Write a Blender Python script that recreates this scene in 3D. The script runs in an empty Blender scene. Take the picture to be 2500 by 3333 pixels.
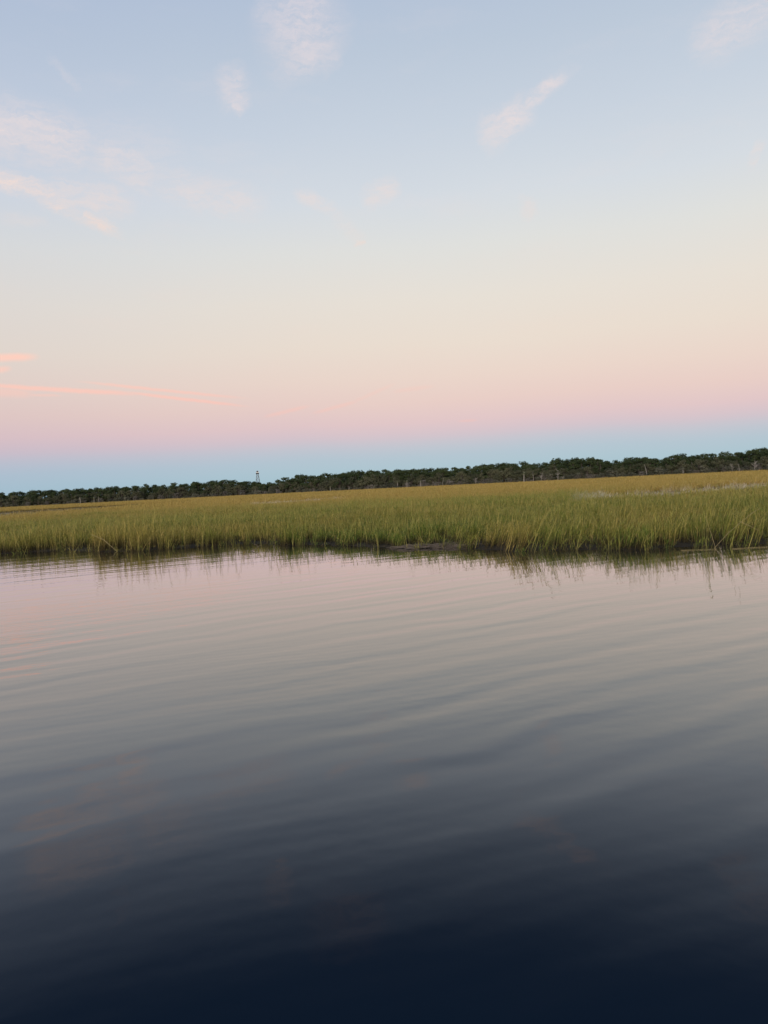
import bpy, math, random
import numpy as np
from mathutils import Matrix, Vector

random.seed(7)
rng = np.random.default_rng(11)
R = math.radians
scene = bpy.context.scene
COL = scene.collection

# ------------------------------------------------------------------ camera
EYE = 2.3                                     # eye height above the water (m)
PITCH, ROLL, VFOV = R(1.93), R(2.86), R(67.3)
cam = bpy.data.cameras.new('camera')
cam.sensor_fit = 'VERTICAL'
cam.angle_y = VFOV
cam.clip_start, cam.clip_end = 0.1, 8000.0
cam_ob = bpy.data.objects.new('camera', cam)
COL.objects.link(cam_ob)
cam_ob.matrix_world = (Matrix.Translation((0, 0, EYE)) @ Matrix.Rotation(R(90) - PITCH, 4, 'X')
                       @ Matrix.Rotation(-ROLL, 4, 'Z'))
scene.camera = cam_ob

# ------------------------------------------------------------------ sun
SUN_AZ, SUN_EL = R(194), R(15)                 # low behind the camera, just left of straight back
sun = bpy.data.lights.new('sun', 'SUN')
sun.energy = 3.0
sun.angle = R(24)
sun.color = (1.0, 0.86, 0.72)
sun_ob = bpy.data.objects.new('sun', sun)
COL.objects.link(sun_ob)
sd = Vector((math.sin(SUN_AZ) * math.cos(SUN_EL), math.cos(SUN_AZ) * math.cos(SUN_EL), math.sin(SUN_EL)))
sun_ob.rotation_euler = sd.to_track_quat('Z', 'Y').to_euler()
sun_ob.location = sd * 50

# ------------------------------------------------------------------ exposure
vs = scene.view_settings
vs.view_transform = 'Standard'
vs.look = 'None'
vs.exposure = 0.0
vs.gamma = 1.0
vs.use_curve_mapping = False
scene.cycles.max_bounces = 6
scene.cycles.transparent_max_bounces = 4


def lin(r, g, b):
    f = lambda c: c / 12.92 if c <= 0.04045 else ((c + 0.055) / 1.055) ** 2.4
    return (f(r / 255), f(g / 255), f(b / 255), 1.0)


class N:
    """small wrapper for building node trees"""
    def __init__(self, tree):
        self.t = tree

    def new(self, kind, **kw):
        n = self.t.nodes.new(kind)
        for k, v in kw.items():
            setattr(n, k, v)
        return n

    def put(self, sock, v):
        if hasattr(v, 'is_output') or isinstance(v, bpy.types.NodeSocket):
            self.t.links.new(v, sock)
        elif v is not None:
            sock.default_value = v

    def math(self, op, a, b=None, c=None, clamp=False):
        n = self.new('ShaderNodeMath', operation=op, use_clamp=clamp)
        self.put(n.inputs[0], a)
        if b is not None: self.put(n.inputs[1], b)
        if c is not None: self.put(n.inputs[2], c)
        return n.outputs[0]

    def vmath(self, op, a, b=None):
        n = self.new('ShaderNodeVectorMath', operation=op)
        self.put(n.inputs[0], a)
        if b is not None: self.put(n.inputs[1], b)
        return n.outputs['Value'] if op in ('DOT_PRODUCT', 'LENGTH') else n.outputs[0]

    def comb(self, x, y, z=0.0):
        n = self.new('ShaderNodeCombineXYZ')
        for i, v in enumerate((x, y, z)): self.put(n.inputs[i], v)
        return n.outputs[0]

    def noise(self, vec, scale, detail=3.0, rough=0.5, dist=0.0):
        n = self.new('ShaderNodeTexNoise')
        self.put(n.inputs['Vector'], vec)
        n.inputs['Scale'].default_value = scale
        n.inputs['Detail'].default_value = detail
        n.inputs['Roughness'].default_value = rough
        n.inputs['Distortion'].default_value = dist
        return n

    def rng(self, v, a, b, c=0.0, d=1.0, smooth=True):
        n = self.new('ShaderNodeMapRange', interpolation_type='SMOOTHSTEP' if smooth else 'LINEAR')
        self.put(n.inputs[0], v)
        for i, q in enumerate((a, b, c, d)): n.inputs[1 + i].default_value = q
        return n.outputs[0]

    def mix(self, fac, a, b, blend='MIX'):
        n = self.new('ShaderNodeMix', data_type='RGBA', blend_type=blend)
        self.put(n.inputs[0], fac)
        self.put(n.inputs[6], a)
        self.put(n.inputs[7], b)
        return n.outputs[2]

    def ramp(self, fac, stops):
        n = self.new('ShaderNodeValToRGB')
        e = n.color_ramp.elements
        while len(e) < len(stops): e.new(0.5)
        for el, (p, c) in zip(e, stops):
            el.position, el.color = p, c
        self.put(n.inputs[0], fac)
        return n.outputs[0]


# ------------------------------------------------------------------ world: dusk sky opposite the sunset
world = bpy.data.worlds.new('World')
scene.world = world
world.use_nodes = True
wt = world.node_tree
wt.nodes.clear()
w = N(wt)
tc = w.new('ShaderNodeTexCoord').outputs['Generated']
xyz = w.new('ShaderNodeSeparateXYZ')
w.put(xyz.inputs[0], tc)
DEG = 180 / math.pi
az = w.math('MULTIPLY', w.math('ARCTAN2', xyz.outputs[0], xyz.outputs[1]), DEG)
el = w.math('MULTIPLY', w.math('ARCSINE', xyz.outputs[2]), DEG)
ELS = [(-3, (96, 96, 92)), (0.0, (158, 189, 202)), (1.2, (164, 191, 205)), (2.2, (172, 190, 205)), (3.0, (187, 189, 202)),
       (3.7, (205, 187, 197)), (4.6, (218, 190, 193)), (6.0, (226, 198, 191)), (7.8, (229, 207, 195)),
       (10.2, (229, 215, 201)), (13.3, (227, 219, 208)), (16.8, (220, 220, 216)), (20, (210, 216, 222)),
       (24.5, (197, 207, 219)), (29, (185, 198, 214)), (33, (176, 191, 212)), (45, (153, 173, 201)),
       (65, (122, 148, 184)), (90, (102, 131, 172))]
elw = w.math('ADD', el, w.math('MULTIPLY', w.math('SUBTRACT', w.noise(tc, 3.0, 2).outputs[0], 0.5), 0.9))
grad = w.ramp(w.math('DIVIDE', w.math('ADD', elw, 3.0), 93.0), [((e + 3) / 93.0, lin(*c)) for e, c in ELS])
# the physical low-sun sky, which carries the afterglow on the sunset side
nishita = w.new('ShaderNodeTexSky', sky_type='NISHITA', sun_disc=False)
nishita.sun_elevation = SUN_EL
nishita.sun_rotation = SUN_AZ
nishita.air_density, nishita.dust_density, nishita.ozone_density = 1.0, 1.0, 1.0
# a little fuller and pinker towards the point opposite the sun
side = w.rng(w.math('COSINE', w.math('MULTIPLY', w.math('SUBTRACT', az, 22.0), math.pi / 180)), -1.0, 1.0, 0.0, 1.0, False)
side = w.rng(side, 0.8, 1.0)
grad = w.mix(1.0, grad, w.mix(side, (0.91, 0.92, 0.97, 1), (1.01, 1.0, 0.99, 1)), 'MULTIPLY')
sky = w.mix(1.0, grad, w.mix(1.0, nishita.outputs[0], (0.008, 0.008, 0.008, 1), 'MULTIPLY'), 'ADD')

# cirrus: streaks given by azimuth / elevation (deg), heading, half length, half width, strength
CIRRUS = [(-4.12, 30.21, -64.0, 2.69, 3.1, 0.42),
    (-6.56, 31.22, -54.1, 1.18, 1.45, 0.25),
    (-5.57, 30.26, -17.1, 0.94, 0.47, 0.55),
    (-4.56, 31.11, -15.5, 1.57, 0.72, 0.35),
    (-2.84, 29.36, -42.7, 1.74, 1.55, 0.3),
    (-9.42, 27.08, -76.9, 1.6, 1.14, 0.36),
    (-9.17, 25.94, -22.2, 0.5, 0.41, 0.4),
    (-22.92, 23.47, -6.8, 4.25, 1.86, 0.42),
    (-17.15, 22.21, -21.5, 2.6, 1.55, 0.32),
    (-11.51, 20.71, -9.7, 4.5, 1.24, 0.3),
    (-24.69, 23.52, 2.6, 1.92, 0.72, 0.5),
    (-22.27, 24.06, 1.1, 0.66, 0.72, 0.45),
    (-16.92, 22.61, -4.5, 4.42, 2.59, 0.15),
    (-24.16, 20.54, -11.7, 3.08, 0.67, 0.75),
    (-19.7, 19.96, -1.4, 3.44, 1.14, 0.38),
    (-20.21, 18.79, -18.3, 3.04, 0.47, 0.6),
    (-23.92, 18.41, -0.8, 1.62, 0.52, 0.15),
    (-20.74, 26.99, -38.0, 1.41, 0.36, 0.14),
    (0.97, 20.58, 15.8, 1.59, 0.83, 0.36),
    (-3.85, 20.25, -22.3, 1.75, 0.52, 0.32),
    (-1.65, 18.57, -46.3, 1.87, 0.62, 0.14),
    (-0.83, 17.5, 2.3, 0.43, 0.31, 0.5),
    (10.31, 24.23, 23.8, 2.34, 1.03, 0.5),
    (12.92, 25.72, 28.7, 2.29, 0.52, 0.45),
    (9.22, 23.81, 7.1, 1.07, 1.35, 0.3),
    (14.66, 26.55, 18.3, 0.98, 0.41, 0.12),
    (25.83, 27.13, 16.1, 3.34, 1.55, 0.34),
    (11.53, 18.85, 35.3, 0.38, 0.83, 0.2),
    (11.62, 18.69, -87.1, 0.77, 0.62, 0.25),
    (26.51, 19.69, -31.1, 0.45, 0.83, 0.28),
    (-25.65, 9.72, 2.9, 2.16, 0.57, 0.75),
    (-26.18, 8.9, 8.1, 1.0, 0.47, 0.55),
    (-22.4, 7.65, -3.4, 6.02, 0.36, 0.75),
    (-14.11, 6.92, -7.9, 4.64, 0.26, 0.75),
    (-15.46, 7.56, -6.7, 5.84, 0.26, 0.6),
    (-25.59, 7.46, -2.4, 1.76, 0.72, 0.4),
    (-23.35, 7.28, -1.7, 1.16, 0.21, 0.35),
    (-6.78, 5.83, 10.9, 1.8, 0.31, 0.4),
    (-3.19, 5.98, 12.2, 1.84, 0.31, 0.35),
    (-0.4, 6.86, 20.8, 1.94, 0.31, 0.2),
    (2.61, 7.04, 4.8, 1.69, 0.36, 0.2),
    (6.51, 4.51, 0.9, 0.78, 0.21, 0.3)]
aev = w.comb(az, el, 0.0)
wn = w.noise(aev, 0.16, 4, 0.6)
warp = w.vmath('SCALE', w.vmath('SUBTRACT', wn.outputs['Color'], (0.5, 0.5, 0.5)))
warp.node.inputs['Scale'].default_value = 0.7
wn2 = w.noise(aev, 1.1, 6, 0.68)
warp2 = w.vmath('SCALE', w.vmath('SUBTRACT', wn2.outputs['Color'], (0.5, 0.5, 0.5)))
warp2.node.inputs['Scale'].default_value = 0.95
pos = w.vmath('ADD', w.vmath('ADD', aev, warp), warp2)
warp3 = w.vmath('SCALE', warp2)
warp3.node.inputs['Scale'].default_value = 0.18
pos_low = w.vmath('ADD', aev, warp3)
fibre = []
for turn in (-24, 34, -66):                                      # fibres combed along the two drifts of the cirrus
    mp = w.new('ShaderNodeMapping')
    w.put(mp.inputs['Vector'], pos)
    mp.inputs['Rotation'].default_value = (0, 0, R(-turn))
    mp.inputs['Scale'].default_value = (0.50, 2.2, 1)
    fibre.append(w.rng(w.noise(mp.outputs[0], 1.0, 8, 0.70, 0.6).outputs[0], 0.30, 0.68, 0.25, 1.35))
total = None
for (a0, e0, ang, hl, hw, k) in CIRRUS:
    m = w.new('ShaderNodeMapping', vector_type='TEXTURE')
    w.put(m.inputs['Vector'], pos if e0 > 14 else pos_low)
    m.inputs['Location'].default_value = (a0, e0, 0)
    m.inputs['Rotation'].default_value = (0, 0, R(ang))
    thin = hw < 0.4
    m.inputs['Scale'].default_value = (hl * 1.1, hw * (0.7 if e0 < 14 else 1.15 if thin else 1.4), 1)
    q = w.vmath('ADD', w.vmath('MULTIPLY', w.vmath('ABSOLUTE', m.outputs[0]), (1, 0, 0)), (0, 1, 0))
    msk = w.rng(w.vmath('LENGTH', w.vmath('MULTIPLY', m.outputs[0], q)), 0.1, 1.0, k * (1.4 if e0 < 14 else 1.1), 0.0)
    if e0 > 14: msk = w.math('MULTIPLY', msk, fibre[1 if 0 < ang < 90 else 2 if ang < -45 else 0])
    total = msk if total is None else w.math('MAXIMUM', total, msk)
cloud = w.math('MULTIPLY', total, 1.0, clamp=True)
# a thin veil of the same cirrus over the whole sky
veil = w.math('MULTIPLY', w.rng(w.noise(mp.outputs[0], 0.22, 6, 0.6).outputs[0], 0.5, 0.8), 0.10)
veil = w.math('MULTIPLY', veil, w.rng(el, 4, 16))
cloud = w.math('MAXIMUM', cloud, veil)
ccol = w.ramp(w.math('DIVIDE', el, 40.0), [(0.1, lin(240, 194, 186)), (0.25, lin(253, 209, 193)), (0.42, lin(238, 218, 208)),
                                           (0.6, lin(238, 222, 219)), (0.9, lin(226, 217, 224))])
sky = w.mix(cloud, sky, ccol)
bg = w.new('ShaderNodeBackground')
w.put(bg.inputs[0], sky)
bg.inputs[1].default_value = 1.0
out = w.new('ShaderNodeOutputWorld')
wt.links.new(bg.outputs[0], out.inputs[0])


# ------------------------------------------------------------------ materials
def material(name):
    m = bpy.data.materials.new(name)
    m.use_nodes = True
    n = N(m.node_tree)
    p = m.node_tree.nodes['Principled BSDF']
    return m, n, p


def water_material():
    m, n, p = material('creek_water')
    g = n.new('ShaderNodeNewGeometry').outputs['Position']
    s = n.new('ShaderNodeSeparateXYZ')
    n.put(s.inputs[0], g)
    flat = n.comb(s.outputs[0], s.outputs[1], 0.0)
    big = n.noise(flat, 0.10, 2)                    # calm and rippled patches
    patch = n.rng(big.outputs[0], 0.36, 0.62, 0.3, 1.5)
    patch = n.math('MULTIPLY', patch, n.rng(s.outputs[1], 6, 27, 1.45, 0.8))     # the bank shelters the water beside it
    fine_patch = n.rng(n.noise(flat, 0.17, 2).outputs['Color'], 0.4, 0.62, 0.3, 1.2)
    warp = n.math('MULTIPLY', n.noise(flat, 0.22, 2, 0.5).outputs[0], 9.0)
    warp_b = n.math('MULTIPLY', n.noise(flat, 0.9, 2, 0.5).outputs[0], 2.6)

    def train(wl, heading, slope, mod, wmul, wb):
        k = 2 * math.pi / wl
        d = (math.sin(R(heading)) * k, math.cos(R(heading)) * k, 0)
        ph = n.math('ADD', n.math('ADD', n.vmath('DOT_PRODUCT', flat, d), n.math('MULTIPLY', warp, wmul)),
                    n.math('MULTIPLY', warp_b, wb))
        return n.math('MULTIPLY', n.math('SINE', ph), n.math('MULTIPLY', mod, slope / k))
    h = train(0.78, -27, 0.0068, patch, 1.0, 1.0)
    h = n.math('ADD', h, train(0.47, -33, 0.0050, patch, 1.3, 1.0))
    h = n.math('ADD', h, train(1.9, -36, 0.0045, patch, 0.5, 0.3))
    h = n.math('ADD', h, train(0.21, -18, 0.0042, fine_patch, 1.6, 1.6))
    small = n.noise(flat, 3.2, 2, 0.5)
    h = n.math('ADD', h, n.math('MULTIPLY', n.math('MULTIPLY', small.outputs[0], fine_patch), 0.0017))
    b = n.new('ShaderNodeBump')
    b.inputs['Strength'].default_value = 1.0
    b.inputs['Distance'].default_value = 1.0
    n.put(b.inputs['Height'], h)
    fr = n.new('ShaderNodeFresnel')
    fr.inputs['IOR'].default_value = 1.33
    n.put(fr.inputs['Normal'], b.outputs[0])
    v = lambda q: (q, q, q, 1)
    refl = n.ramp(fr.outputs[0], [(0.02, v(0.002)), (0.053, v(0.012)), (0.075, v(0.054)), (0.115, v(0.145)), (0.2, v(0.30)),
                                  (0.4, v(0.56)), (0.53, v(0.74)), (1.0, v(1.0))])
    gl = n.new('ShaderNodeBsdfGlossy')
    gl.inputs['Color'].default_value = (1, 1, 1, 1)
    gl.inputs['Roughness'].default_value = 0.012
    n.put(gl.inputs['Normal'], b.outputs[0])
    p.inputs['Base Color'].default_value = (0.0010, 0.0078, 0.0200, 1)
    p.inputs['Roughness'].default_value = 1.0
    p.inputs['Specular IOR Level'].default_value = 0.0
    ms = n.new('ShaderNodeMixShader')
    n.put(ms.inputs[0], refl)
    m.node_tree.links.new(p.outputs[0], ms.inputs[1])
    m.node_tree.links.new(gl.outputs[0], ms.inputs[2])
    m.node_tree.links.new(ms.outputs[0], m.node_tree.nodes['Material Output'].inputs[0])
    return m


def mud_material():
    m, n, p = material('marsh_mud')
    g = n.new('ShaderNodeNewGeometry').outputs['Position']
    s = n.new('ShaderNodeSeparateXYZ')
    n.put(s.inputs[0], g)
    a = n.noise(g, 1.7, 5, 0.6)
    col = n.mix(a.outputs[0], (0.014, 0.012, 0.009, 1), (0.045, 0.036, 0.022, 1))
    far = n.rng(s.outputs[1], 45, 160)
    straw = n.mix(n.noise(g, 0.15, 4).outputs[0], (0.16, 0.115, 0.035, 1), (0.24, 0.175, 0.065, 1))
    n.put(p.inputs['Base Color'], n.mix(far, col, straw))
    p.inputs['Roughness'].default_value = 0.85
    p.inputs['Specular IOR Level'].default_value = 0.1
    b = n.new('ShaderNodeBump')
    b.inputs['Distance'].default_value = 0.05
    n.put(b.inputs['Height'], a.outputs[0])
    n.put(p.inputs['Normal'], b.outputs[0])
    return m


def grass_material():
    m, n, p = material('cordgrass')
    ti = n.new('ShaderNodeAttribute', attribute_type='INSTANCER', attribute_name='tint').outputs['Fac']
    pa = n.new('ShaderNodeAttribute', attribute_type='INSTANCER', attribute_name='pale').outputs['Fac']
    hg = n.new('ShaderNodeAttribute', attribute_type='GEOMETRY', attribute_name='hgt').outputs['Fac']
    ri = n.new('ShaderNodeNewGeometry').outputs['Random Per Island']
    green = n.ramp(ri, [(0.0, (0.026, 0.058, 0.008, 1)), (0.35, (0.085, 0.142, 0.016, 1)), (0.68, (0.178, 0.228, 0.032, 1)),
                        (0.90, (0.28, 0.245, 0.060, 1)), (1.0, (0.38, 0.25, 0.10, 1))])
    gold = n.ramp(ri, [(0.0, (0.19, 0.135, 0.028, 1)), (0.5, (0.35, 0.240, 0.055, 1)), (0.85, (0.47, 0.315, 0.095, 1)),
                       (1.0, (0.56, 0.39, 0.16, 1))])
    col = n.mix(ti, green, gold)
    st = n.new('ShaderNodeAttribute', attribute_type='GEOMETRY', attribute_name='stalk').outputs['Fac']
    col = n.mix(n.math('MULTIPLY', st, 0.5), col, (0.40, 0.32, 0.10, 1))
    col = n.mix(pa, col, (0.62, 0.56, 0.48, 1))
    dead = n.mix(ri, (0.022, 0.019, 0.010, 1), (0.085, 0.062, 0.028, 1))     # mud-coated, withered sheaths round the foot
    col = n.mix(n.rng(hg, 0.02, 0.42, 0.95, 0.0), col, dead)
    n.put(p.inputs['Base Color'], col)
    p.inputs['Roughness'].default_value = 0.62
    p.inputs['Specular IOR Level'].default_value = 0.25
    tr = n.new('ShaderNodeBsdfTranslucent')
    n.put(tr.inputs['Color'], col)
    ms = n.new('ShaderNodeMixShader')
    ms.inputs[0].default_value = 0.22
    m.node_tree.links.new(p.outputs[0], ms.inputs[1])
    m.node_tree.links.new(tr.outputs[0], ms.inputs[2])
    m.node_tree.links.new(ms.outputs[0], m.node_tree.nodes['Material Output'].inputs[0])
    return m


def foliage_material(name, dark, light):
    m, n, p = material(name)
    oi = n.new('ShaderNodeObjectInfo').outputs['Random']
    ri = n.new('ShaderNodeNewGeometry').outputs['Random Per Island']
    t = n.math('ADD', n.math('MULTIPLY', oi, 0.6), n.math('MULTIPLY', ri, 0.4))
    n.put(p.inputs['Base Color'], n.mix(t, dark, light))
    p.inputs['Roughness'].default_value = 0.7
    p.inputs['Specular IOR Level'].default_value = 0.15
    return m


def bark_material(name, a, b):
    m, n, p = material(name)
    tcn = n.new('ShaderNodeTexCoord').outputs['Object']
    n.put(p.inputs['Base Color'], n.mix(n.noise(tcn, 3.0, 4).outputs[0], a, b))
    p.inputs['Roughness'].default_value = 0.85
    return m


M_WATER, M_MUD, M_GRASS = water_material(), mud_material(), grass_material()
M_PINE = foliage_material('pine_needles', (0.020, 0.034, 0.014, 1), (0.050, 0.066, 0.024, 1))
M_OAK = foliage_material('oak_leaves', (0.026, 0.034, 0.020, 1), (0.105, 0.105, 0.060, 1))
M_SHRUB = foliage_material('shrub_leaves', (0.034, 0.040, 0.028, 1), (0.12, 0.118, 0.085, 1))
M_PALM = foliage_material('palm_fronds', (0.07, 0.085, 0.04, 1), (0.13, 0.13, 0.065, 1))
M_DRY = foliage_material('dry_twigs', (0.07, 0.065, 0.055, 1), (0.14, 0.128, 0.112, 1))
M_BARK = bark_material('pine_bark', (0.035, 0.028, 0.024, 1), (0.085, 0.07, 0.06, 1))
M_PALMBARK = bark_material('palm_bark', (0.18, 0.165, 0.145, 1), (0.34, 0.31, 0.28, 1))
M_DEAD = bark_material('weathered_wood', (0.16, 0.145, 0.13, 1), (0.32, 0.295, 0.27, 1))
M_REED = bark_material('dead_reed', (0.04, 0.032, 0.024, 1), (0.20, 0.16, 0.12, 1))
M_STALK = bark_material('dry_stalk', (0.20, 0.16, 0.07, 1), (0.34, 0.27, 0.13, 1))
M_STEEL = bark_material('galvanised_steel', (0.05, 0.05, 0.05, 1), (0.12, 0.12, 0.12, 1))
M_WHITE = bark_material('white_paint', (0.72, 0.72, 0.70, 1), (0.80, 0.80, 0.78, 1))
M_DARK = bark_material('dark_steel', (0.015, 0.015, 0.017, 1), (0.03, 0.03, 0.03, 1))


# ------------------------------------------------------------------ mesh helpers
class MB:
    def __init__(self):
        self.v, self.f = [], []

    def tube(self, pts, radii, sides=5, cap=True):
        pts = [Vector(p) for p in pts]
        base = len(self.v)
        for i, p in enumerate(pts):
            d = (pts[min(i + 1, len(pts) - 1)] - pts[max(i - 1, 0)]).normalized()
            a = d.orthogonal().normalized()
            b = d.cross(a)
            for k in range(sides):
                t = 2 * math.pi * k / sides
                self.v.append(p + (a * math.cos(t) + b * math.sin(t)) * radii[i])
        for i in range(len(pts) - 1):
            for k in range(sides):
                k2 = (k + 1) % sides
                self.f.append((base + i * sides + k, base + i * sides + k2, base + (i + 1) * sides + k2, base + (i + 1) * sides + k))
        if cap:
            self.f.append(tuple(base + k for k in reversed(range(sides))))
            self.f.append(tuple(base + (len(pts) - 1) * sides + k for k in range(sides)))

    def box(self, c, s):
        b = len(self.v)
        for dz in (-1, 1):
            for dx, dy in ((-1, -1), (1, -1), (1, 1), (-1, 1)):
                self.v.append(Vector((c[0] + dx * s[0] / 2, c[1] + dy * s[1] / 2, c[2] + dz * s[2] / 2)))
        for q in ((3, 2, 1, 0), (4, 5, 6, 7), (0, 1, 5, 4), (1, 2, 6, 5), (2, 3, 7, 6), (3, 0, 4, 7)):
            self.f.append(tuple(b + i for i in q))

    def leaf(self, p, n, s):
        """one crumpled leafy spray: two triangles folded along the middle"""
        n = Vector(n).normalized()
        a = n.orthogonal().normalized()
        a.rotate(Matrix.Rotation(random.uniform(0, 6.28), 3, n))
        b = n.cross(a)
        p = Vector(p)
        i = len(self.v)
        self.v += [p - a * s * random.uniform(.4, .7), p + b * s * random.uniform(.25, .5) - n * s * .2,
                   p + a * s * random.uniform(.4, .7), p - b * s * random.uniform(.25, .5) - n * s * .2]
        self.f += [(i, i + 1, i + 2), (i, i + 2, i + 3)]

    def lobe(self, c, r, n, s, hollow=0.55):
        c = Vector(c)
        for _ in range(n):
            d = Vector((random.gauss(0, 1), random.gauss(0, 1), random.gauss(0, 1))).normalized()
            q = random.uniform(hollow, 1.05)
            p = c + Vector((d.x * r[0], d.y * r[1], d.z * r[2])) * q
            nn = d + Vector((random.gauss(0, .5), random.gauss(0, .5), random.gauss(0, .5) + .25))
            self.leaf(p, nn, s * random.uniform(.7, 1.35))

    def mesh(self, name, mat):
        me = bpy.data.meshes.new(name)
        me.from_pydata([tuple(v) for v in self.v], [], self.f)
        me.materials.append(mat)
        me.update()
        return me


def link(name, me, parent=None, smooth=False):
    o = bpy.data.objects.new(name, me)
    COL.objects.link(o)
    o.parent = parent
    if smooth and me:
        me.polygons.foreach_set('use_smooth', [True] * len(me.polygons))
    return o


def tag(o, label=None, cat=None, group=None, kind=None):
    for k, v in (('label', label), ('category', cat), ('group', group), ('kind', kind)):
        if v: o[k] = v
    return o


def vnoise(x, y, seed=0):
    """smooth 2-D value noise, 0..1, vectorised"""
    x, y = np.asarray(x, float), np.asarray(y, float)
    xi, yi = np.floor(x).astype(np.int64), np.floor(y).astype(np.int64)
    fx, fy = x - xi, y - yi
    fx, fy = fx * fx * (3 - 2 * fx), fy * fy * (3 - 2 * fy)

    def hsh(a, b):
        hh = (a * 374761393 + b * 668265263 + seed * 974711) & 0x7fffffff
        hh = ((hh ^ (hh >> 13)) * 1274126177) & 0x7fffffff
        return ((hh ^ (hh >> 16)) & 0xffff) / 65535.0
    a, b = hsh(xi, yi), hsh(xi + 1, yi)
    c, d = hsh(xi, yi + 1), hsh(xi + 1, yi + 1)
    return (a * (1 - fx) + b * fx) * (1 - fy) + (c * (1 - fx) + d * fx) * fy


def fbm(x, y, seed=0):
    return (vnoise(x, y, seed) * .55 + vnoise(x * 2.1 + 7, y * 2.1 + 3, seed + 1) * .3 + vnoise(x * 4.3, y * 4.3, seed + 2) * .15)


def sstep(a, b, v):
    t = np.clip((np.asarray(v, float) - a) / (b - a), 0, 1)
    return t * t * (3 - 2 * t)


# ------------------------------------------------------------------ lie of the land
BANK = np.array([(-60, 42), (-30, 39), (-18, 36.2), (-15.4, 36.4), (-12.9, 34.9), (-10.3, 33.9), (-8.4, 34.7), (-5.6, 34.2), (-2.5, 31.9),
                 (-1.2, 30.3), (.3, 28.9), (1.1, 28.2), (2.9, 26.6), (3.9, 24.9), (5.4, 24.4), (7.3, 23.4), (8.6, 23.2), (10, 22.8),
                 (11.4, 22.9), (16, 23.4), (30, 26), (60, 34)])
TREE_AZ = [-50, -27, -17, -9, -6, 0, 5, 9, 14, 20, 27, 50]
TREE_D = [660, 600, 580, 560, 540, 500, 480, 470, 460, 450, 440, 430]


def bank_s(x, y):
    """metres behind the water's edge (negative = out in the creek)"""
    yb = np.interp(x, BANK[:, 0], BANK[:, 1])
    return (y - yb) * 0.9 + (fbm(x * .9, y * .9, 3) - .5) * 1.9


def creek_mask(x, y):
    """the narrow tidal gut far off on the left"""
    az_ = np.degrees(np.arctan2(x, y))
    r = np.hypot(x, y)
    width = np.interp(az_, [-45, -27, -20, -13, -9], [140, 128, 88, 34, 0])
    mid = np.interp(az_, [-45, -27, -20, -13, -9], [190, 196, 220, 256, 285])
    return np.where(width > 0.5, sstep(1.06, 0.96, np.abs(r - mid) / (np.maximum(width, .5) / 2)), 0)


def pan_mask(x, y):
    """thinly grown wet pans"""
    az_ = np.degrees(np.arctan2(x, y))
    r = np.hypot(x, y)
    m1 = sstep(13, 17, az_) * sstep(1.15, 0.75, np.abs(r - np.interp(az_, [9, 15, 27], [56, 64, 82])) / np.interp(az_, [9, 15, 27], [4, 9, 15]))
    m2 = sstep(1.2, 0.7, np.hypot((az_ + 6.0) / 3.8, (r - 128 - (az_ + 6) * 3) / 13))
    return np.maximum(m1 * sstep(.30, .6, fbm(x / 9, y / 6, 21) + .14), m2 * .8), m1


def ground_z(x, y):
    s = bank_s(x, y)
    r = np.hypot(x, y)
    z = -0.45 + 0.50 * sstep(-1.6, .5, s) + 0.10 * sstep(.5, 7, s)
    z = z + (fbm(x / 3, y / 3, 5) - .5) * .10 * sstep(-1, 2, s)
    pm, m1 = pan_mask(x, y)
    z = z - 0.20 * m1 * pm - 0.5 * creek_mask(x, y)
    D = np.interp(np.degrees(np.arctan2(x, y)), TREE_AZ, TREE_D)
    return z + 0.5 * sstep(-6, 14, r - D)


# ------------------------------------------------------------------ ground, water
def polar_sheet(name, az0, az1, na, radii, zf, mat):
    A = np.radians(np.linspace(az0, az1, na))
    rr, aa = np.meshgrid(radii, A, indexing='ij')
    x, y = rr * np.sin(aa), rr * np.cos(aa)
    z = zf(x, y)
    v = np.stack([x, y, z], -1).reshape(-1, 3)
    nr = len(radii)
    i = np.arange(nr * na).reshape(nr, na)
    f = np.stack([i[:-1, :-1], i[1:, :-1], i[1:, 1:], i[:-1, 1:]], -1).reshape(-1, 4)[:, ::-1]
    me = bpy.data.meshes.new(name)
    me.from_pydata(v.tolist(), [], f.tolist())
    me.materials.append(mat)
    return link(name, me, smooth=True)


rads = np.concatenate([np.geomspace(17, 60, 200), np.geomspace(60.5, 800, 160)[1:], [1200, 2500, 6000]])
ground = polar_sheet('marsh_ground', -62, 62, 400, rads, ground_z, M_MUD)
tag(ground, kind='structure')
bw = MB()
bw.v = [Vector(p) for p in ((-900, -400, 0), (900, -400, 0), (900, 430, 0), (-900, 430, 0))]
bw.f = [(0, 1, 2, 3)]
water = link('creek_water', bw.mesh('creek_water', M_WATER))
tag(water, kind='structure')


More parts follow.
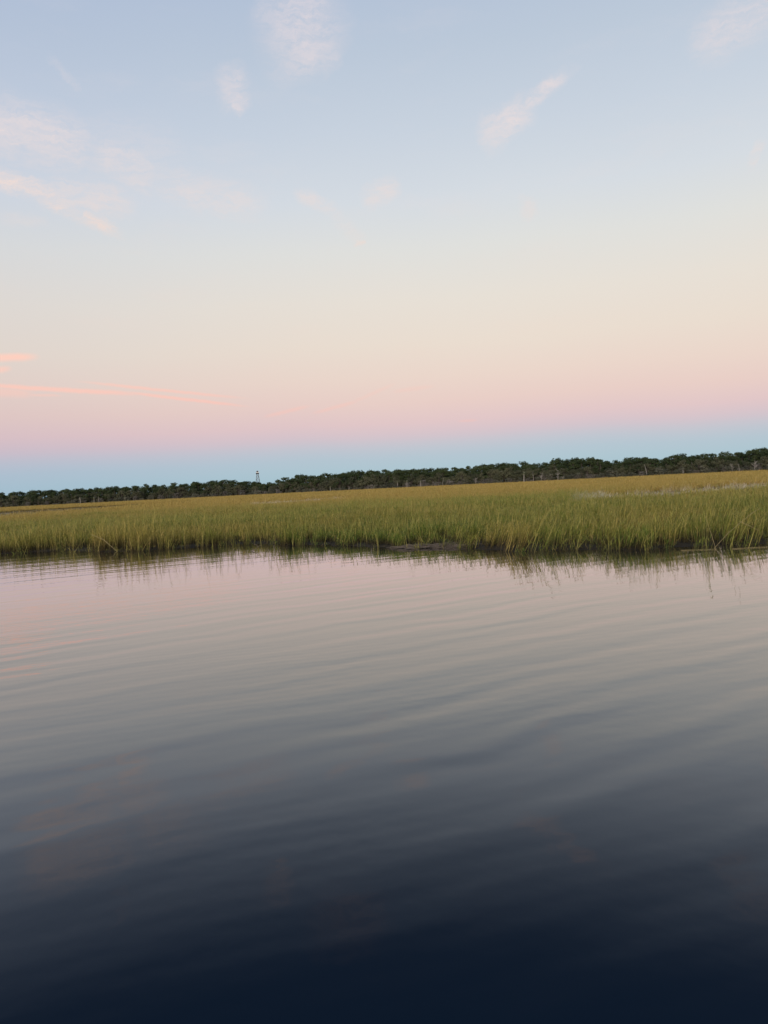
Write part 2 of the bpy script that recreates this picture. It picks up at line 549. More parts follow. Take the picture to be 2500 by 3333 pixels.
# ------------------------------------------------------------------ marsh grass
def grass_mesh(name, stems, radius, leaves, width, hmin, hmax, lean, segs=3, droop=0.5, tall=.10):
    V, F, Hh, St = [], [], [], []
    cur = [0.0]

    def ribbon(pts, side, wd, z0):
        b = len(V)
        npt = len(pts)
        for i, p in enumerate(pts):
            t = i / (npt - 1)
            ww = wd * (1 - t) ** .7 * (0.75 + .5 * min(t * 3, 1) if i else .8)
            if i == npt - 1:
                V.append(p); Hh.append(p.z); St.append(cur[0])
            else:
                V.append(p - side * ww); V.append(p + side * ww); Hh.extend((p.z, p.z)); St.extend((cur[0],) * 2)
        for i in range(npt - 2):
            F.append((b + 2 * i, b + 2 * i + 1, b + 2 * i + 3, b + 2 * i + 2))
        F.append((b + 2 * (npt - 2), b + 2 * (npt - 2) + 1, b + 2 * (npt - 1)))
    for _ in range(stems):
        a, q = random.uniform(0, 6.283), radius * math.sqrt(random.random())
        foot = Vector((q * math.cos(a), q * math.sin(a), -.12))
        cur[0] = float(random.random() < tall)
        h = random.uniform(hmax, 1.05) if cur[0] else random.uniform(hmin, hmax)
        la = random.uniform(0, 6.283)
        ld = Vector((math.cos(la), math.sin(la), 0)) * abs(random.gauss(0, lean)) * h
        stem = [foot + Vector((0, 0, (h + .12) * t)) + ld * t * t for t in (0, .35, .7, 1.0)]
        fa = random.uniform(0, 6.283)
        ribbon(stem, Vector((math.cos(fa), math.sin(fa), 0)), width * (.75 if cur[0] else .55), 0)
        cur[0] *= .5
        for k in range(leaves):
            t = random.uniform(.12, .85)
            p = foot + Vector((0, 0, (h + .12) * t)) + ld * t * t
            da = random.uniform(0, 6.283)
            d = Vector((math.cos(da), math.sin(da), 0))
            L = random.uniform(.28, .5) * (1.1 - .3 * t) * h
            up = random.uniform(1.3, 2.6)
            pts = []
            for i in range(segs + 1):
                u = i / segs
                pts.append(p + d * (L * u * .55) + Vector((0, 0, L * (up * .4 * u - droop * .6 * u * u * random.uniform(.6, 1.4)))))
            ribbon(pts, Vector((-d.y, d.x, random.uniform(-.4, .4))).normalized(), width * .6, 0)
    me = bpy.data.meshes.new(name)
    me.from_pydata([tuple(v) for v in V], [], F)
    me.materials.append(M_GRASS)
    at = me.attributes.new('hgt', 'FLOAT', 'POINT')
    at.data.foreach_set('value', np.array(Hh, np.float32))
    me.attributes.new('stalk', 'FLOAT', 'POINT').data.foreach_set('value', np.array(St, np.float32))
    return me


NEAR = [grass_mesh('cordgrass', 18, .26, 5, .0105, .36, .68, .16) for _ in range(8)]
MID = [grass_mesh('cordgrass', 30, .50, 4, .016, .40, .70, .14, 2) for _ in range(6)]
FAR = [grass_mesh('cordgrass', 34, 1.1, 3, .034, .42, .72, .12, 2) for _ in range(5)]
BENT = [grass_mesh('cordgrass', 16, .30, 6, .011, .35, .75, .55, 3, 1.0) for _ in range(4)]
SPRIG = [grass_mesh('cordgrass', 6, .22, 3, .0125, .25, .60, .18, 3, .6, .30) for _ in range(5)]

lib = bpy.data.collections.new('cordgrass_clumps')          # patterns only, not part of the scene
for i, me in enumerate(NEAR + MID + FAR + BENT + SPRIG):
    o = bpy.data.objects.new('clump_pattern_%02d' % i, me)
    lib.objects.link(o)


def tilt_euler(lean_x, lean_y, spin):
    """spin about z first, then tilt towards +x / +y : XYZ euler angles"""
    cb, sb, ca, sa = np.cos(lean_x), np.sin(lean_x), np.cos(-lean_y), np.sin(-lean_y)
    cz, sz = np.cos(spin), np.sin(spin)
    m00, m10, m20 = cb * cz + sb * sa * sz, ca * sz, -sb * cz + cb * sa * sz
    m21, m22 = sb * sz + cb * sa * cz, cb * ca
    return np.stack([np.arctan2(m21, m22), -np.arcsin(np.clip(m20, -1, 1)), np.arctan2(m10, m00)], -1)


def scatter(r0, r1, dens, azlim=33.0):
    area = math.radians(2 * azlim) * (r1 * r1 - r0 * r0) / 2
    n = int(area * dens)
    a = np.radians(rng.uniform(-azlim, azlim, n))
    r = np.sqrt(rng.uniform(r0 * r0, r1 * r1, n))
    return r * np.sin(a), r * np.cos(a)


P, ROT, SCL, VAR, TINT, PALE = [], [], [], [], [], []
for (r0, r1, dens, v0, v1) in ((21, 34, 9, 0, 8), (34, 46, 8.5, 0, 8), (46, 75, 4.5, 8, 14), (75, 130, 2.6, 8, 14),
                               (130, 240, .75, 14, 19), (240, 620, .28, 14, 19)):
    x, y = scatter(r0, r1, dens)
    s = bank_s(x, y)
    r = np.hypot(x, y)
    D = np.interp(np.degrees(np.arctan2(x, y)), TREE_AZ, TREE_D)
    pm, m1 = pan_mask(x, y)
    cm = creek_mask(x, y)
    edge = sstep(-.9, .7, s)                               # sparse stalks standing out in the water
    keep = rng.random(len(x)) < edge ** 1.15 * (1 - .72 * pm) * (.45 + .75 * sstep(.32, .55, fbm(x / 1.1, y / 1.1, 81))) * (1 - sstep(.3, .6, cm))
    wrack = np.hypot((x - 2.1) / 1.5, (y - 27.8) / .8)
    keep &= (wrack > 1.0) | (rng.random(len(x)) < .25)
    keep &= (s > -.9) & (r < D - 1)
    x, y, s, r, pm, m1, cm = (q[keep] for q in (x, y, s, r, pm, m1, cm))
    n = len(x)
    z = ground_z(x, y)
    tuft = fbm(x / 2.2, y / 2.2, 31)
    swell = fbm(x / 14, y / 9, 41)
    hs = (.48 + .92 * tuft + .75 * (swell - .5)) * rng.uniform(.85, 1.12, n)
    hs = hs * (1 - .40 * pm) * (.95 + .05 * sstep(0, 3, s) + (.16 + .10 * sstep(0, 5, x)) * sstep(4, 0, s))
    hs = hs * (1 - .25 * sstep(.02, .35, cm))
    hs = hs * np.where((s < .6) & (rng.random(n) < .55 + .2 * sstep(1, 6, x)), 1.45, 1.0)
    bend = fbm(x / 3.1 + 40, y / 3.1, 51)
    right = sstep(0, 7, x) * sstep(12, 0, s)
    lx = rng.normal(0, .09, n) + .05 + .10 * right + .28 * right * sstep(.3, .7, bend)
    ly = rng.normal(0, .07, n) - .10 * sstep(2, 0, s)
    var = rng.integers(v0, v1, n)
    if r0 < 46:
        isb = rng.random(n) < .10 * sstep(6, 0, s) + .6 * sstep(.52, .66, bend) * (.35 + .65 * right) * sstep(14, 3, s)
        var = np.where(isb, rng.integers(19, 23, n), var)
        iss = rng.random(n) < sstep(.35, -.45, s)
        var = np.where(iss, rng.integers(23, 28, n), var)
    tint = .05 + .90 * sstep(36, 135, r + 60 * (fbm(x / 30, y / 16, 61) - .5)) + .95 * (fbm(x / 11, y / 5, 71) - .5) + .5 * (fbm(x / 2.5, y / 2.5, 73) - .5) + rng.normal(0, .10, n)
    tint = tint + .55 * sstep(.50, .66, bend) * right + .18 * sstep(0, -12, x) * sstep(90, 30, r)
    P.append(np.stack([x, y, z], -1))
    ROT.append(tilt_euler(lx, ly, rng.uniform(0, 6.283, n)))
    SCL.append(np.stack([np.ones(n), np.ones(n), hs], -1))
    VAR.append(var)
    TINT.append(np.clip(tint, 0, 1))
    PALE.append(np.clip(pm * .9 + rng.normal(0, .08, n), 0, 1) * (pm > .1))
P, ROT, SCL = (np.concatenate(q).astype(np.float32) for q in (P, ROT, SCL))
VAR, TINT, PALE = np.concatenate(VAR).astype(np.int32), np.concatenate(TINT).astype(np.float32), np.concatenate(PALE).astype(np.float32)
print('grass clumps', len(P))
pm_ = bpy.data.meshes.new('marsh_grass')
pm_.vertices.add(len(P))
pm_.vertices.foreach_set('co', P.ravel())
for nm, ty, key, arr in (('rot', 'FLOAT_VECTOR', 'vector', ROT), ('scl', 'FLOAT_VECTOR', 'vector', SCL), ('variant', 'INT', 'value', VAR),
                         ('tint', 'FLOAT', 'value', TINT), ('pale', 'FLOAT', 'value', PALE)):
    pm_.attributes.new(nm, ty, 'POINT').data.foreach_set(key, arr.ravel())
pm_.materials.append(M_GRASS)
grass = link('marsh_grass', pm_)
tag(grass, 'dense green and golden cordgrass covering the salt marsh', 'grass', kind='stuff')
gt = bpy.data.node_groups.new('sow_clumps', 'GeometryNodeTree')
gt.interface.new_socket('Geometry', in_out='INPUT', socket_type='NodeSocketGeometry')
gt.interface.new_socket('Geometry', in_out='OUTPUT', socket_type='NodeSocketGeometry')
gi, go = gt.nodes.new('NodeGroupInput'), gt.nodes.new('NodeGroupOutput')
ip = gt.nodes.new('GeometryNodeInstanceOnPoints')
ci = gt.nodes.new('GeometryNodeCollectionInfo')
ci.inputs['Collection'].default_value = lib
ci.inputs['Separate Children'].default_value = True
ci.inputs['Reset Children'].default_value = True
ip.inputs['Pick Instance'].default_value = True


def named(nm, ty):
    a = gt.nodes.new('GeometryNodeInputNamedAttribute')
    a.data_type = ty
    a.inputs['Name'].default_value = nm
    return a.outputs['Attribute']


L = gt.links.new
L(gi.outputs[0], ip.inputs['Points'])
L(ci.outputs[0], ip.inputs['Instance'])
L(named('variant', 'INT'), ip.inputs['Instance Index'])
L(named('rot', 'FLOAT_VECTOR'), ip.inputs['Rotation'])
L(named('scl', 'FLOAT_VECTOR'), ip.inputs['Scale'])
L(ip.outputs[0], go.inputs[0])
grass.modifiers.new('sow', 'NODES').node_group = gt

# ------------------------------------------------------------------ single clumps with their feet in the creek
CL = []
for x0 in np.arange(-19.5, 13.5, .62):
    x = x0 + random.uniform(-.25, .25)
    yb = float(np.interp(x, BANK[:, 0], BANK[:, 1]))
    for q in np.arange(-1.6, 1.2, .08):
        if bank_s(np.array(x), np.array(yb + q)) > -.28: break
    y = yb + q - random.uniform(0, .3)
    if 0.8 < x < 3.4 and random.random() < .35: continue
    CL.append((x, y))
for (x, y) in CL:
    right = min(max((x - 1) / 5, 0), 1)
    me = random.choice(BENT if random.random() < .25 + .3 * right else (NEAR if random.random() < .3 + .5 * right else SPRIG))
    o = link('cordgrass_clump', me)
    z = float(ground_z(np.array(x), np.array(y)))
    o.location = (x, y, max(z, -.22))
    o.rotation_euler = tilt_euler(random.gauss(.04, .07) + .24 * right * random.random(), random.gauss(-.10, .08), random.uniform(0, 6.28)).tolist()
    hh = random.uniform(.7, 1.05) + (.12 if right > .5 and random.random() < .3 else 0)
    o.scale = (1, 1, hh)
    o['tint'] = min(max(random.gauss(.12, .12) + (.15 if x < -8 else 0), 0), 1)
    o['pale'] = 0.0
    if x < -6.2:
        tag(o, "yellow-green cordgrass clump at the water's edge, left of the dead twig", 'grass clump', 'cordgrass clumps along the left bank')
    elif x < 2.4:
        tag(o, "upright green cordgrass clump in the shallows, between dead twig and wrack mat", 'grass clump', 'cordgrass clumps along the middle bank')
    else:
        tag(o, "rank leaning cordgrass clump at the water's edge, right of the wrack mat", 'grass clump', 'cordgrass clumps along the right bank')

# ------------------------------------------------------------------ wrack, twigs and fallen stalks at the edge
b = MB()
for _ in range(300):
    q, a = math.sqrt(random.random()), random.uniform(0, 6.283)
    fx = q * math.cos(a)
    x, y = 2.05 + 1.75 * fx, 27.75 - .45 * fx + (.75 + .25 * math.sin(fx * 7)) * q * math.sin(a)
    z = .015 + random.uniform(0, .11) * (1 - q * .8)
    d = random.gauss(-.2, .40) + (0 if random.random() < .8 else 1.2)
    ln = random.uniform(.3, .95)
    e = Vector((math.cos(d), math.sin(d), random.gauss(0, .10))) * ln / 2
    c = Vector((x, y, z))
    b.tube([c - e, c + Vector((0, 0, random.uniform(-.02, .04))), c + e], [.008, .010, .004], 3)
o = link('wrack_mat', b.mesh('wrack_mat', M_REED))
tag(o, "flat mat of dead grey-brown reeds washed up in the bank's notch", 'wrack mat')

b = MB()
arc = [Vector((-5.45, 30.15, -.05)), Vector((-5.30, 30.15, .0)), Vector((-5.12, 30.15, .07)), Vector((-5.02, 30.16, .16)), Vector((-5.06, 30.18, .24)), Vector((-5.18, 30.2, .27))]
b.tube(arc, [.012, .014, .014, .012, .010, .005], 5)
b.tube([arc[3], arc[3] + Vector((.10, .02, .06)), arc[3] + Vector((.16, .02, .05))], [.009, .007, .004], 4)
tag(link('dead_twig', b.mesh('dead_twig', M_REED)), 'thin dark hooked twig standing alone in the shallow water', 'twig')

b = MB()
b.tube([(-13.05, 34.15, .80), (-12.5, 34.1, .55), (-11.85, 34.0, -.04)], [.007, .010, .012], 5)
tag(link('dead_stick', b.mesh('dead_stick', M_STALK)), 'pale bare stick leaning over dark mud at the left bank', 'stick')
STALKS = [(((9.55, 22.45, -.05), (10.1, 22.6, .42), (10.9, 22.8, .95), (11.2, 22.9, 1.08)), 'long straw-coloured stalk slanting up to the right beside the right bank'),
          (((10.45, 22.6, .74), (10.7, 22.55, .60), (10.95, 22.5, .45)), 'short snapped stalk slanting down to the right over the far right bank'),
          (((9.62, 22.35, -.08), (9.50, 22.4, .45), (9.38, 22.5, .98)), 'tall stiff straw stalk tilted left at the right bank'),
          (((8.55, 22.25, .012), (8.95, 22.1, .014), (9.5, 22.05, .012)), 'thin pale stalk afloat in front of the right bank'),
          (((9.9, 21.95, .012), (10.6, 22.0, .014), (11.4, 21.9, .012)), 'long pale stalk afloat at the right edge of the picture')]
for pts, lab in STALKS:
    b = MB()
    b.tube(pts, [.0048] * (len(pts) - 1) + [.0025], 5)
    tag(link('reed_stalk', b.mesh('reed_stalk', M_STALK)), lab, 'reed stalk')


# ------------------------------------------------------------------ trees (unit meshes about 10 m tall, shared by copies)
def pine_kind(k):
    t, c = MB(), MB()
    lean = Vector((random.gauss(0, .25), random.gauss(0, .25), 0))
    axis = lambda u: Vector((lean.x * u * u, lean.y * u * u, 10 * u))
    t.tube([axis(u) - Vector((0, 0, .3 if u == 0 else 0)) for u in (0, .3, .6, .85, .97)], [.20, .17, .13, .07, .03], 6)
    airy = k in (6, 7)
    for j in range(9 if airy else 17):
        u = random.uniform(.42 if airy else .30, .93) if j > 2 else random.uniform(.84, .95)
        a = random.uniform(0, 6.283)
        reach = (1.0 - u) * 3.6 + random.uniform(.3, 1.1)
        if airy: reach *= 1.35
        p0 = axis(u - .05)
        p1 = axis(u) + Vector((math.cos(a) * reach, math.sin(a) * reach, random.uniform(-.1, .5)))
        t.tube([p0, (p0 + p1) / 2 + Vector((0, 0, -.1)), p1], [.07, .05, .025], 4)
        rr = random.uniform(.75, 1.25) * (.85 if airy else 1.1)
        c.lobe(p1 + Vector((0, 0, .2)), (rr, rr, rr * (.55 if airy else .85)), 44 if airy else 56, .46)
    c.lobe(axis(.95), (.9, .9, .6), 40, .5)
    return t.mesh('trunk', M_BARK), c.mesh('crown', M_PINE)


def oak_kind(k):
    t, c = MB(), MB()
    t.tube([(0, 0, -.3), (.1, 0, 1.2), (.25, .1, 2.6)], [.32, .24, .2], 6)
    for j in range(11):
        a = random.uniform(0, 6.283)
        reach = random.uniform(.8, 3.3)
        p = Vector((math.cos(a) * reach, math.sin(a) * reach, 8.3 - reach * reach * .28 + random.uniform(-1.7, .3)))
        t.tube([(.25, .1, 2.5), Vector((p.x * .5, p.y * .5, p.z * .7)), p], [.14, .09, .03], 4)
        rr = random.uniform(1.1, 1.7)
        c.lobe(p, (rr, rr, rr * .75), 44, .5, .6)
    for j in range(5):
        a = random.uniform(0, 6.283)
        p = Vector((math.cos(a) * 2.6, math.sin(a) * 2.6, random.uniform(2.6, 4.4)))
        t.tube([(.15, 0, 1.6), p], [.08, .03], 4)
        c.lobe(p, (1.5, 1.5, 1.2), 50, .5)
    return t.mesh('trunk', M_BARK), c.mesh('crown', M_OAK)


def shrub_kind(k, mat):
    t, c = MB(), MB()
    for j in range(6):
        a = random.uniform(0, 6.283)
        rch = random.uniform(.3, 1.5)
        p = Vector((math.cos(a) * rch, math.sin(a) * rch, random.uniform(1.3, 2.9) - rch * .35))
        t.tube([(random.gauss(0, .2), random.gauss(0, .2), -.2), (p.x * .6, p.y * .6, p.z * .55), p], [.06, .04, .015], 4)
        rr = random.uniform(.6, 1.0)
        c.lobe(p, (rr, rr, rr * .8), 34, .38)
        c.lobe((p.x * 1.1, p.y * 1.1, p.z * .45), (rr * .8, rr * .8, rr * .7), 20, .38)
    return t.mesh('stems', M_DEAD if mat is M_DRY else M_BARK), c.mesh('crown', mat)


def palm_kind(k):
    t, c = MB(), MB()
    ln = random.gauss(0, .25)
    t.tube([(0, 0, -.3), (ln * .2, 0, 1.6), (ln * .7, 0, 3.4), (ln, 0, 4.9)], [.26, .19, .18, .22], 7)
    top = Vector((ln, 0, 5.0))
    for j in range(26):
        a = random.uniform(0, 6.283)
        e = random.uniform(-.7, 1.2)
        d = Vector((math.cos(a) * math.cos(e), math.sin(a) * math.cos(e), math.sin(e)))
        side = Vector((-math.sin(a), math.cos(a), 0))
        p = top + d * .55
        for q in range(5):                                   # a fan of drooping segments
            f = (q - 2) / 2
            tip = p + (d * .85 + side * f * .55) * random.uniform(.8, 1.1) - Vector((0, 0, .35 + abs(f) * .15))
            i = len(c.v)
            c.v += [p + side * f * .05, p + d * .3 + side * (f * .3 + .07), tip, p + d * .3 + side * (f * .3 - .07)]
            c.f += [(i, i + 1, i + 2, i + 3)]
        t.tube([top, p], [.03, .02], 3)
    return t.mesh('trunk', M_PALMBARK), c.mesh('crown', M_PALM)


def snag_kind(k):
    t = MB()
    br = MB()
    h = 6.5
    bend = random.gauss(0, .5)
    ax = lambda u: Vector((bend * u * u, 0, h * u))
    t.tube([ax(0) - Vector((0, 0, .3)), ax(.35), ax(.7), ax(1)], [.13, .11, .08, .035], 6)
    for j in range([0, 9, 16][k % 3]):
        u = random.uniform(.25, .92)
        a = random.uniform(0, 6.283)
        ln = random.uniform(.8, 2.3) * (1.2 - u * .6)
        p0 = ax(u)
        p1 = p0 + Vector((math.cos(a) * ln, math.sin(a) * ln, ln * random.uniform(.3, 1.0)))
        br.tube([p0, (p0 + p1) / 2 + Vector((0, 0, -.1)), p1], [.09, .07, .03], 4)
        for _ in range(2):
            p2 = p1 + Vector((random.gauss(0, .5), random.gauss(0, .5), random.uniform(.1, .7)))
            br.tube([(p0 + p1) / 2, p2], [.05, .02], 3)
    return t.mesh('trunk', M_DEAD), (br.mesh('branches', M_DEAD) if br.v else None)


def plant(name, kind, x, y, scale, label, cat, group=None, part2='crown', rz=None, wide=1.0, part1='trunk'):
    e = link(name, None)
    e.empty_display_size = .5
    e.location = (x, y, float(ground_z(np.array(x), np.array(y))))
    e.rotation_euler = (0, 0, random.uniform(0, 6.283) if rz is None else rz)
    e.scale = (scale * wide, scale * wide, scale)
    link(part1, kind[0], e)
    if kind[1]: link(part2, kind[1], e)
    return tag(e, label, cat, group)


PINES = [pine_kind(k) for k in range(8)]
OAKS = [oak_kind(k) for k in range(6)]
SHRUBS = [shrub_kind(k, M_SHRUB) for k in range(5)]
DRYS = [shrub_kind(k, M_DRY) for k in range(3)]
PALMS = [palm_kind(k) for k in range(3)]
SNAGS = [snag_kind(k) for k in range(6)]

# skyline: azimuth (deg) -> elevation of the tree tops (deg)
SKYLINE = [(-35, 0.75),
    (-26.434, 0.692),
    (-23.599, 0.771),
    (-20.64, 0.756),
    (-17.559, 0.803),
    (-16.139, 0.767),
    (-14.371, 0.815),
    (-11.746, 0.925),
    (-10.425, 0.794),
    (-9.094, 0.628),
    (-8.083, 0.612),
    (-6.366, 0.973),
    (-4.316, 0.942),
    (-1.902, 1.065),
    (0.167, 1.065),
    (2.576, 0.978),
    (6.004, 0.94),
    (8.05, 1.106),
    (9.063, 1.12),
    (10.399, 1.014),
    (11.555, 0.85),
    (12.392, 1.107),
    (14.026, 1.083),
    (15.318, 1.11),
    (15.952, 0.942),
    (16.58, 0.741),
    (17.377, 0.959),
    (18.781, 0.976),
    (19.392, 0.843),
    (21.218, 0.993),
    (22.11, 0.907),
    (23.865, 0.927),
    (25.007, 0.887),
    (25.998, 1.104),
    (26.661, 1.03),
    (35, 1.3)]
SK_A, SK_E = [p[0] for p in SKYLINE], [p[1] for p in SKYLINE]
tree_d = lambda a: float(np.interp(a, TREE_AZ, TREE_D))
at = lambda a, r: (r * math.sin(R(a)), r * math.cos(R(a)))
TOWER_AZ = -9.18


SECT = [(-22, 'at the left border of the treeline'), (-17.5, 'in the treeline around the pale trunks on the left'),
        (-13, 'in the treeline left of the lattice tower'), (TOWER_AZ, 'in the treeline close left of the lattice tower'),
        (-4.5, 'in the treeline close right of the lattice tower'), (0.5, 'in the treeline between tower and three palms'),
        (5, 'in the treeline around the three palms'), (10, 'in the treeline left of the lone palm'),
        (15.5, 'in the treeline right of the lone palm'), (21, 'in the treeline around the tall bare pole trunk'),
        (99, 'in the tall treeline at the right border')]


def section(a):
    return next(t for lim, t in SECT if a < lim)


def tree_height(a, r, f):
    return (EYE + r * math.tan(R(float(np.interp(a, SK_A, SK_E)))) - .3) * f * 1.13


PW = ('short front pine', 'dark mid-height pine', 'tall rear pine')
for row, (dr, n, f0, f1) in enumerate(((9, 88, .70, .92), (18, 96, .82, .98), (28, 100, .93, 1.04))):
    for i in range(n):
        a = -31 + 62 * (i + random.uniform(.1, .9)) / n
        r = tree_d(a) + dr + random.uniform(-4, 4)
        x, y = at(a, r)
        h = tree_height(a, r, random.uniform(f0, f1))
        plant('pine_tree', PINES[random.randrange(6)], x, y, h / 10.4, PW[row] + ' ' + section(a), 'tree', PW[row] + 's, ' + section(a), wide=random.uniform(1.15, 1.6))
for i in range(215):
    a = -31 + 62 * (i + random.uniform(0, 1)) / 215
    r = tree_d(a) + 4 + random.uniform(-3, 5)
    x, y = at(a, r)
    h = tree_height(a, r, random.uniform(.36, .82))
    plant('oak_tree', OAKS[random.randrange(6)], x, y, h / 9.0, 'dull green round oak ' + section(a), 'tree', 'oaks ' + section(a), wide=random.uniform(.95, 1.25))
for i in range(210):
    a = -31 + 62 * (i + random.uniform(0, 1)) / 210
    r = tree_d(a) - random.uniform(0, 3.5)
    x, y = at(a, r)
    dry = random.random() < .3
    k = random.choice(DRYS if dry else SHRUBS)
    lab = ('leafless grey brush ' if dry else 'low grey-green shrub ') + section(a).replace('in the', 'at the foot of the', 1).replace('at the left', 'below the trees at the left', 1)
    plant('dry_bush' if dry else 'shrub', k, x, y, random.uniform(.5, 1.5), lab, 'bush' if dry else 'shrub', ('grey brush ' if dry else 'shrubs ') + section(a), part1='stems', wide=random.uniform(1, 1.5))

# trees one can pick out: airy pines that stand above the rest
for a, top, lab in [(15.3, 1.219, 'airy pine with sky gaps rising over the gap right of centre'),
    (15.66, 1.11, 'thin-crowned pine leaning beside the airy pine right of centre'),
    (20.82, 1.088, 'broad open-crowned pine breaking the skyline on the right'),
    (21.21, 1.0, 'small open-topped pine right beside the broad open-crowned pine'),
    (19.5, 0.974, 'little gappy pine top left of the broad open-crowned pine'),
    (24.39, 1.016, 'narrow pine tip between the two tallest clumps on the right'),
    (25.84, 1.151, 'tallest rounded pine with lacy crown near the right edge'),
    (26.44, 1.009, 'pine at the right border beside the tallest lacy pine')]:
    r = tree_d(a) + 12
    x, y = at(a, r)
    plant('pine_tree', PINES[6 + random.randrange(2)], x, y, (EYE + r * math.tan(R(top)) - .3) / 10.0, lab, 'tree', wide=1.2)
for a, hh, lab in [(-21.47, 5.2, 'pale-trunked palm, second light trunk from the left end of the treeline'),
    (-20.59, 4.6, 'pale-trunked palm left of the light pole-like trunk on the left'),
    (-3.88, 4.0, 'small palm in front of dark trees between tower and centre'),
    (1.12, 4.6, 'leftmost of three cabbage palms near the centre of the treeline'),
    (1.8, 5.2, 'middle and tallest of three cabbage palms near the centre'),
    (2.83, 4.6, 'rightmost of three cabbage palms near the centre of the treeline'),
    (10.4, 6.6, 'tall lone cabbage palm at the marsh edge right of centre')]:
    r = tree_d(a) - 4.5
    x, y = at(a, r)
    plant('palm_tree', random.choice(PALMS), x, y, hh / 5.6, lab, 'palm')
for a, hh, k, lab in [(-21.88, 3.6, 0, 'short pale bare trunk at the left, leftmost light trunk'),
    (-20.27, 5.6, 0, 'straight pale pole-like dead trunk at the left end'),
    (-17.99, 3.2, 3, 'thin pale dead trunk halfway between left border and tower'),
    (-8.73, 2.8, 2, 'low bleached dead tree with forked branches just right of tower'),
    (-7.83, 3.4, 1, 'second bleached dead tree right of the tower'),
    (-2.51, 3.0, 2, 'bleached spreading dead tree between tower and three palms'),
    (-0.69, 2.6, 1, 'low bleached dead tree left of the three palms'),
    (4.45, 5.6, 3, 'upright pale dead trunk right of the three palms'),
    (5.01, 4.2, 4, 'forked pale dead tree beside the upright trunk right of the palms'),
    (6.87, 4.4, 5, 'leaning bleached dead tree alone between three palms and lone palm'),
    (11.1, 6.4, 0, 'straight pale bare pole trunk right of the lone palm'),
    (11.67, 5.2, 2, 'wide-branched pale dead tree right of the bare pole trunk'),
    (12.83, 6.4, 4, 'tall thin dead tree right of the wide-branched dead tree'),
    (13.18, 2.6, 5, 'low white dead branches beside the tall thin dead tree'),
    (18.96, 7.2, 3, 'tall dark-grey bare pole trunk on the right treeline'),
    (20.05, 3.6, 0, 'short bare trunk right of the tall bare pole trunk'),
    (21.35, 3.0, 5, 'small white dead tree below the open-crowned pine on the right'),
    (24.46, 4.6, 2, 'grey leafless tree with many branches near the right border'),
    (24.89, 4.0, 1, 'second grey leafless tree near the right border'),
    (25.81, 5.6, 5, 'grey bare tree under the tallest lacy pine')]:
    r = tree_d(a) - 4.5
    x, y = at(a, r)
    plant('dead_tree', SNAGS[k], x, y, hh / 6.5, lab, 'dead tree', part2='branches')

# the wood behind the first rows: one mass of crowns
b = MB()
for i in range(640):
    a = -33 + 66 * (i + random.random()) / 640
    r = tree_d(a) + random.uniform(31, 62)
    x, y = at(a, r)
    z = (EYE + r * math.tan(R(float(np.interp(a, SK_A, SK_E)))) - .3) * random.uniform(.98, 1.11)
    b.lobe((x, y, z * .80), (2.4, 2.4, z * .19), 60, .8, .5)
    b.lobe((x, y, z * .36), (3.2, 3.0, z * .40), 60, 1.5, .2)
o = link('woods', b.mesh('woods', M_PINE))
tag(o, 'dark mass of woodland behind the front rows of trees', 'woods', kind='stuff')

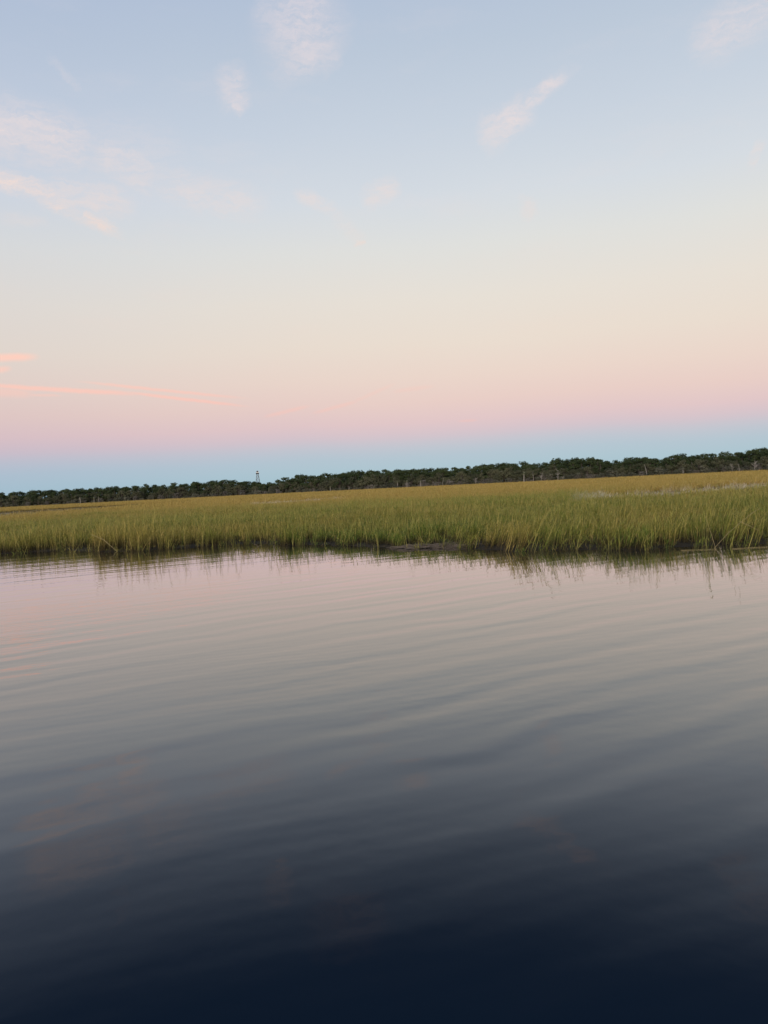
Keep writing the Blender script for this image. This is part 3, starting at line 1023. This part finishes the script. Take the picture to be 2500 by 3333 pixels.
# ------------------------------------------------------------------ lattice lookout tower behind the trees
tw_r = tree_d(TOWER_AZ) + 66
tx, ty = at(TOWER_AZ, tw_r)
T = link('lookout_tower', None)
T.location = (tx, ty, float(ground_z(np.array(tx), np.array(ty))))
T.rotation_euler = (0, 0, R(14))
tag(T, 'thin steel lattice lookout tower with small white cabin above the treeline', 'tower')
TH = EYE + tw_r * math.tan(R(1.617)) - 1.0 - 2.6
hw = lambda u: 2.5 * (1 - u) + .72 * u
corner = ((-1, -1), (1, -1), (1, 1), (-1, 1))
for cx, cy in corner:
    b = MB()
    b.tube([(cx * hw(0), cy * hw(0), -.3), (cx * hw(1), cy * hw(1), TH)], [.13, .10], 5)
    link('leg', b.mesh('leg', M_STEEL), T)
NB = 7
for lv in range(NB):
    u0, u1 = lv / NB, (lv + 1) / NB
    for s_ in range(4):
        (ax_, ay_), (bx_, by_) = corner[s_], corner[(s_ + 1) % 4]
        A0, B0 = Vector((ax_ * hw(u0), ay_ * hw(u0), TH * u0)), Vector((bx_ * hw(u0), by_ * hw(u0), TH * u0))
        A1, B1 = Vector((ax_ * hw(u1), ay_ * hw(u1), TH * u1)), Vector((bx_ * hw(u1), by_ * hw(u1), TH * u1))
        b = MB()
        b.tube([A0, B1], [.06, .06], 4)
        b.tube([B0, A1], [.06, .06], 4)
        link('cross_brace', b.mesh('cross_brace', M_STEEL), T)
        b = MB()
        b.tube([A1, B1], [.065, .065], 4)
        link('strut', b.mesh('strut', M_STEEL), T)
b = MB()
for lv in range(NB):                                         # flights of the stair inside
    z0, z1 = TH * lv / NB, TH * (lv + 1) / NB
    q = hw((lv + .5) / NB) * .6
    sgn = 1 if lv % 2 else -1
    b.tube([(-q * sgn, 0, z0), (q * sgn, 0, z1)], [.09, .09], 4)
link('stair', b.mesh('stair', M_STEEL), T)
b = MB()
b.box((0, 0, TH + .45), (2.3, 2.3, .9))
pl = link('platform', b.mesh('platform', M_DARK), T)
b = MB()
b.box((0, 0, TH + 1.35), (1.7, 1.7, .9))
cb = link('cabin', b.mesh('cabin', M_WHITE), T)
for k in range(4):
    b = MB()
    a = k * math.pi / 2
    b.box((math.cos(a) * .86, math.sin(a) * .86, TH + 1.45), (.9 if k % 2 else .03, .03 if k % 2 else .9, .4))
    link('window', b.mesh('window', M_DARK), cb)
b = MB()
b.v = [Vector((sx * 1.05, sy * 1.05, TH + 1.81)) for sx, sy in corner] + [Vector((0, 0, TH + 2.75))]
b.f = [(3, 2, 1, 0), (0, 1, 4), (1, 2, 4), (2, 3, 4), (3, 0, 4)]
link('roof', b.mesh('roof', M_DARK), T)
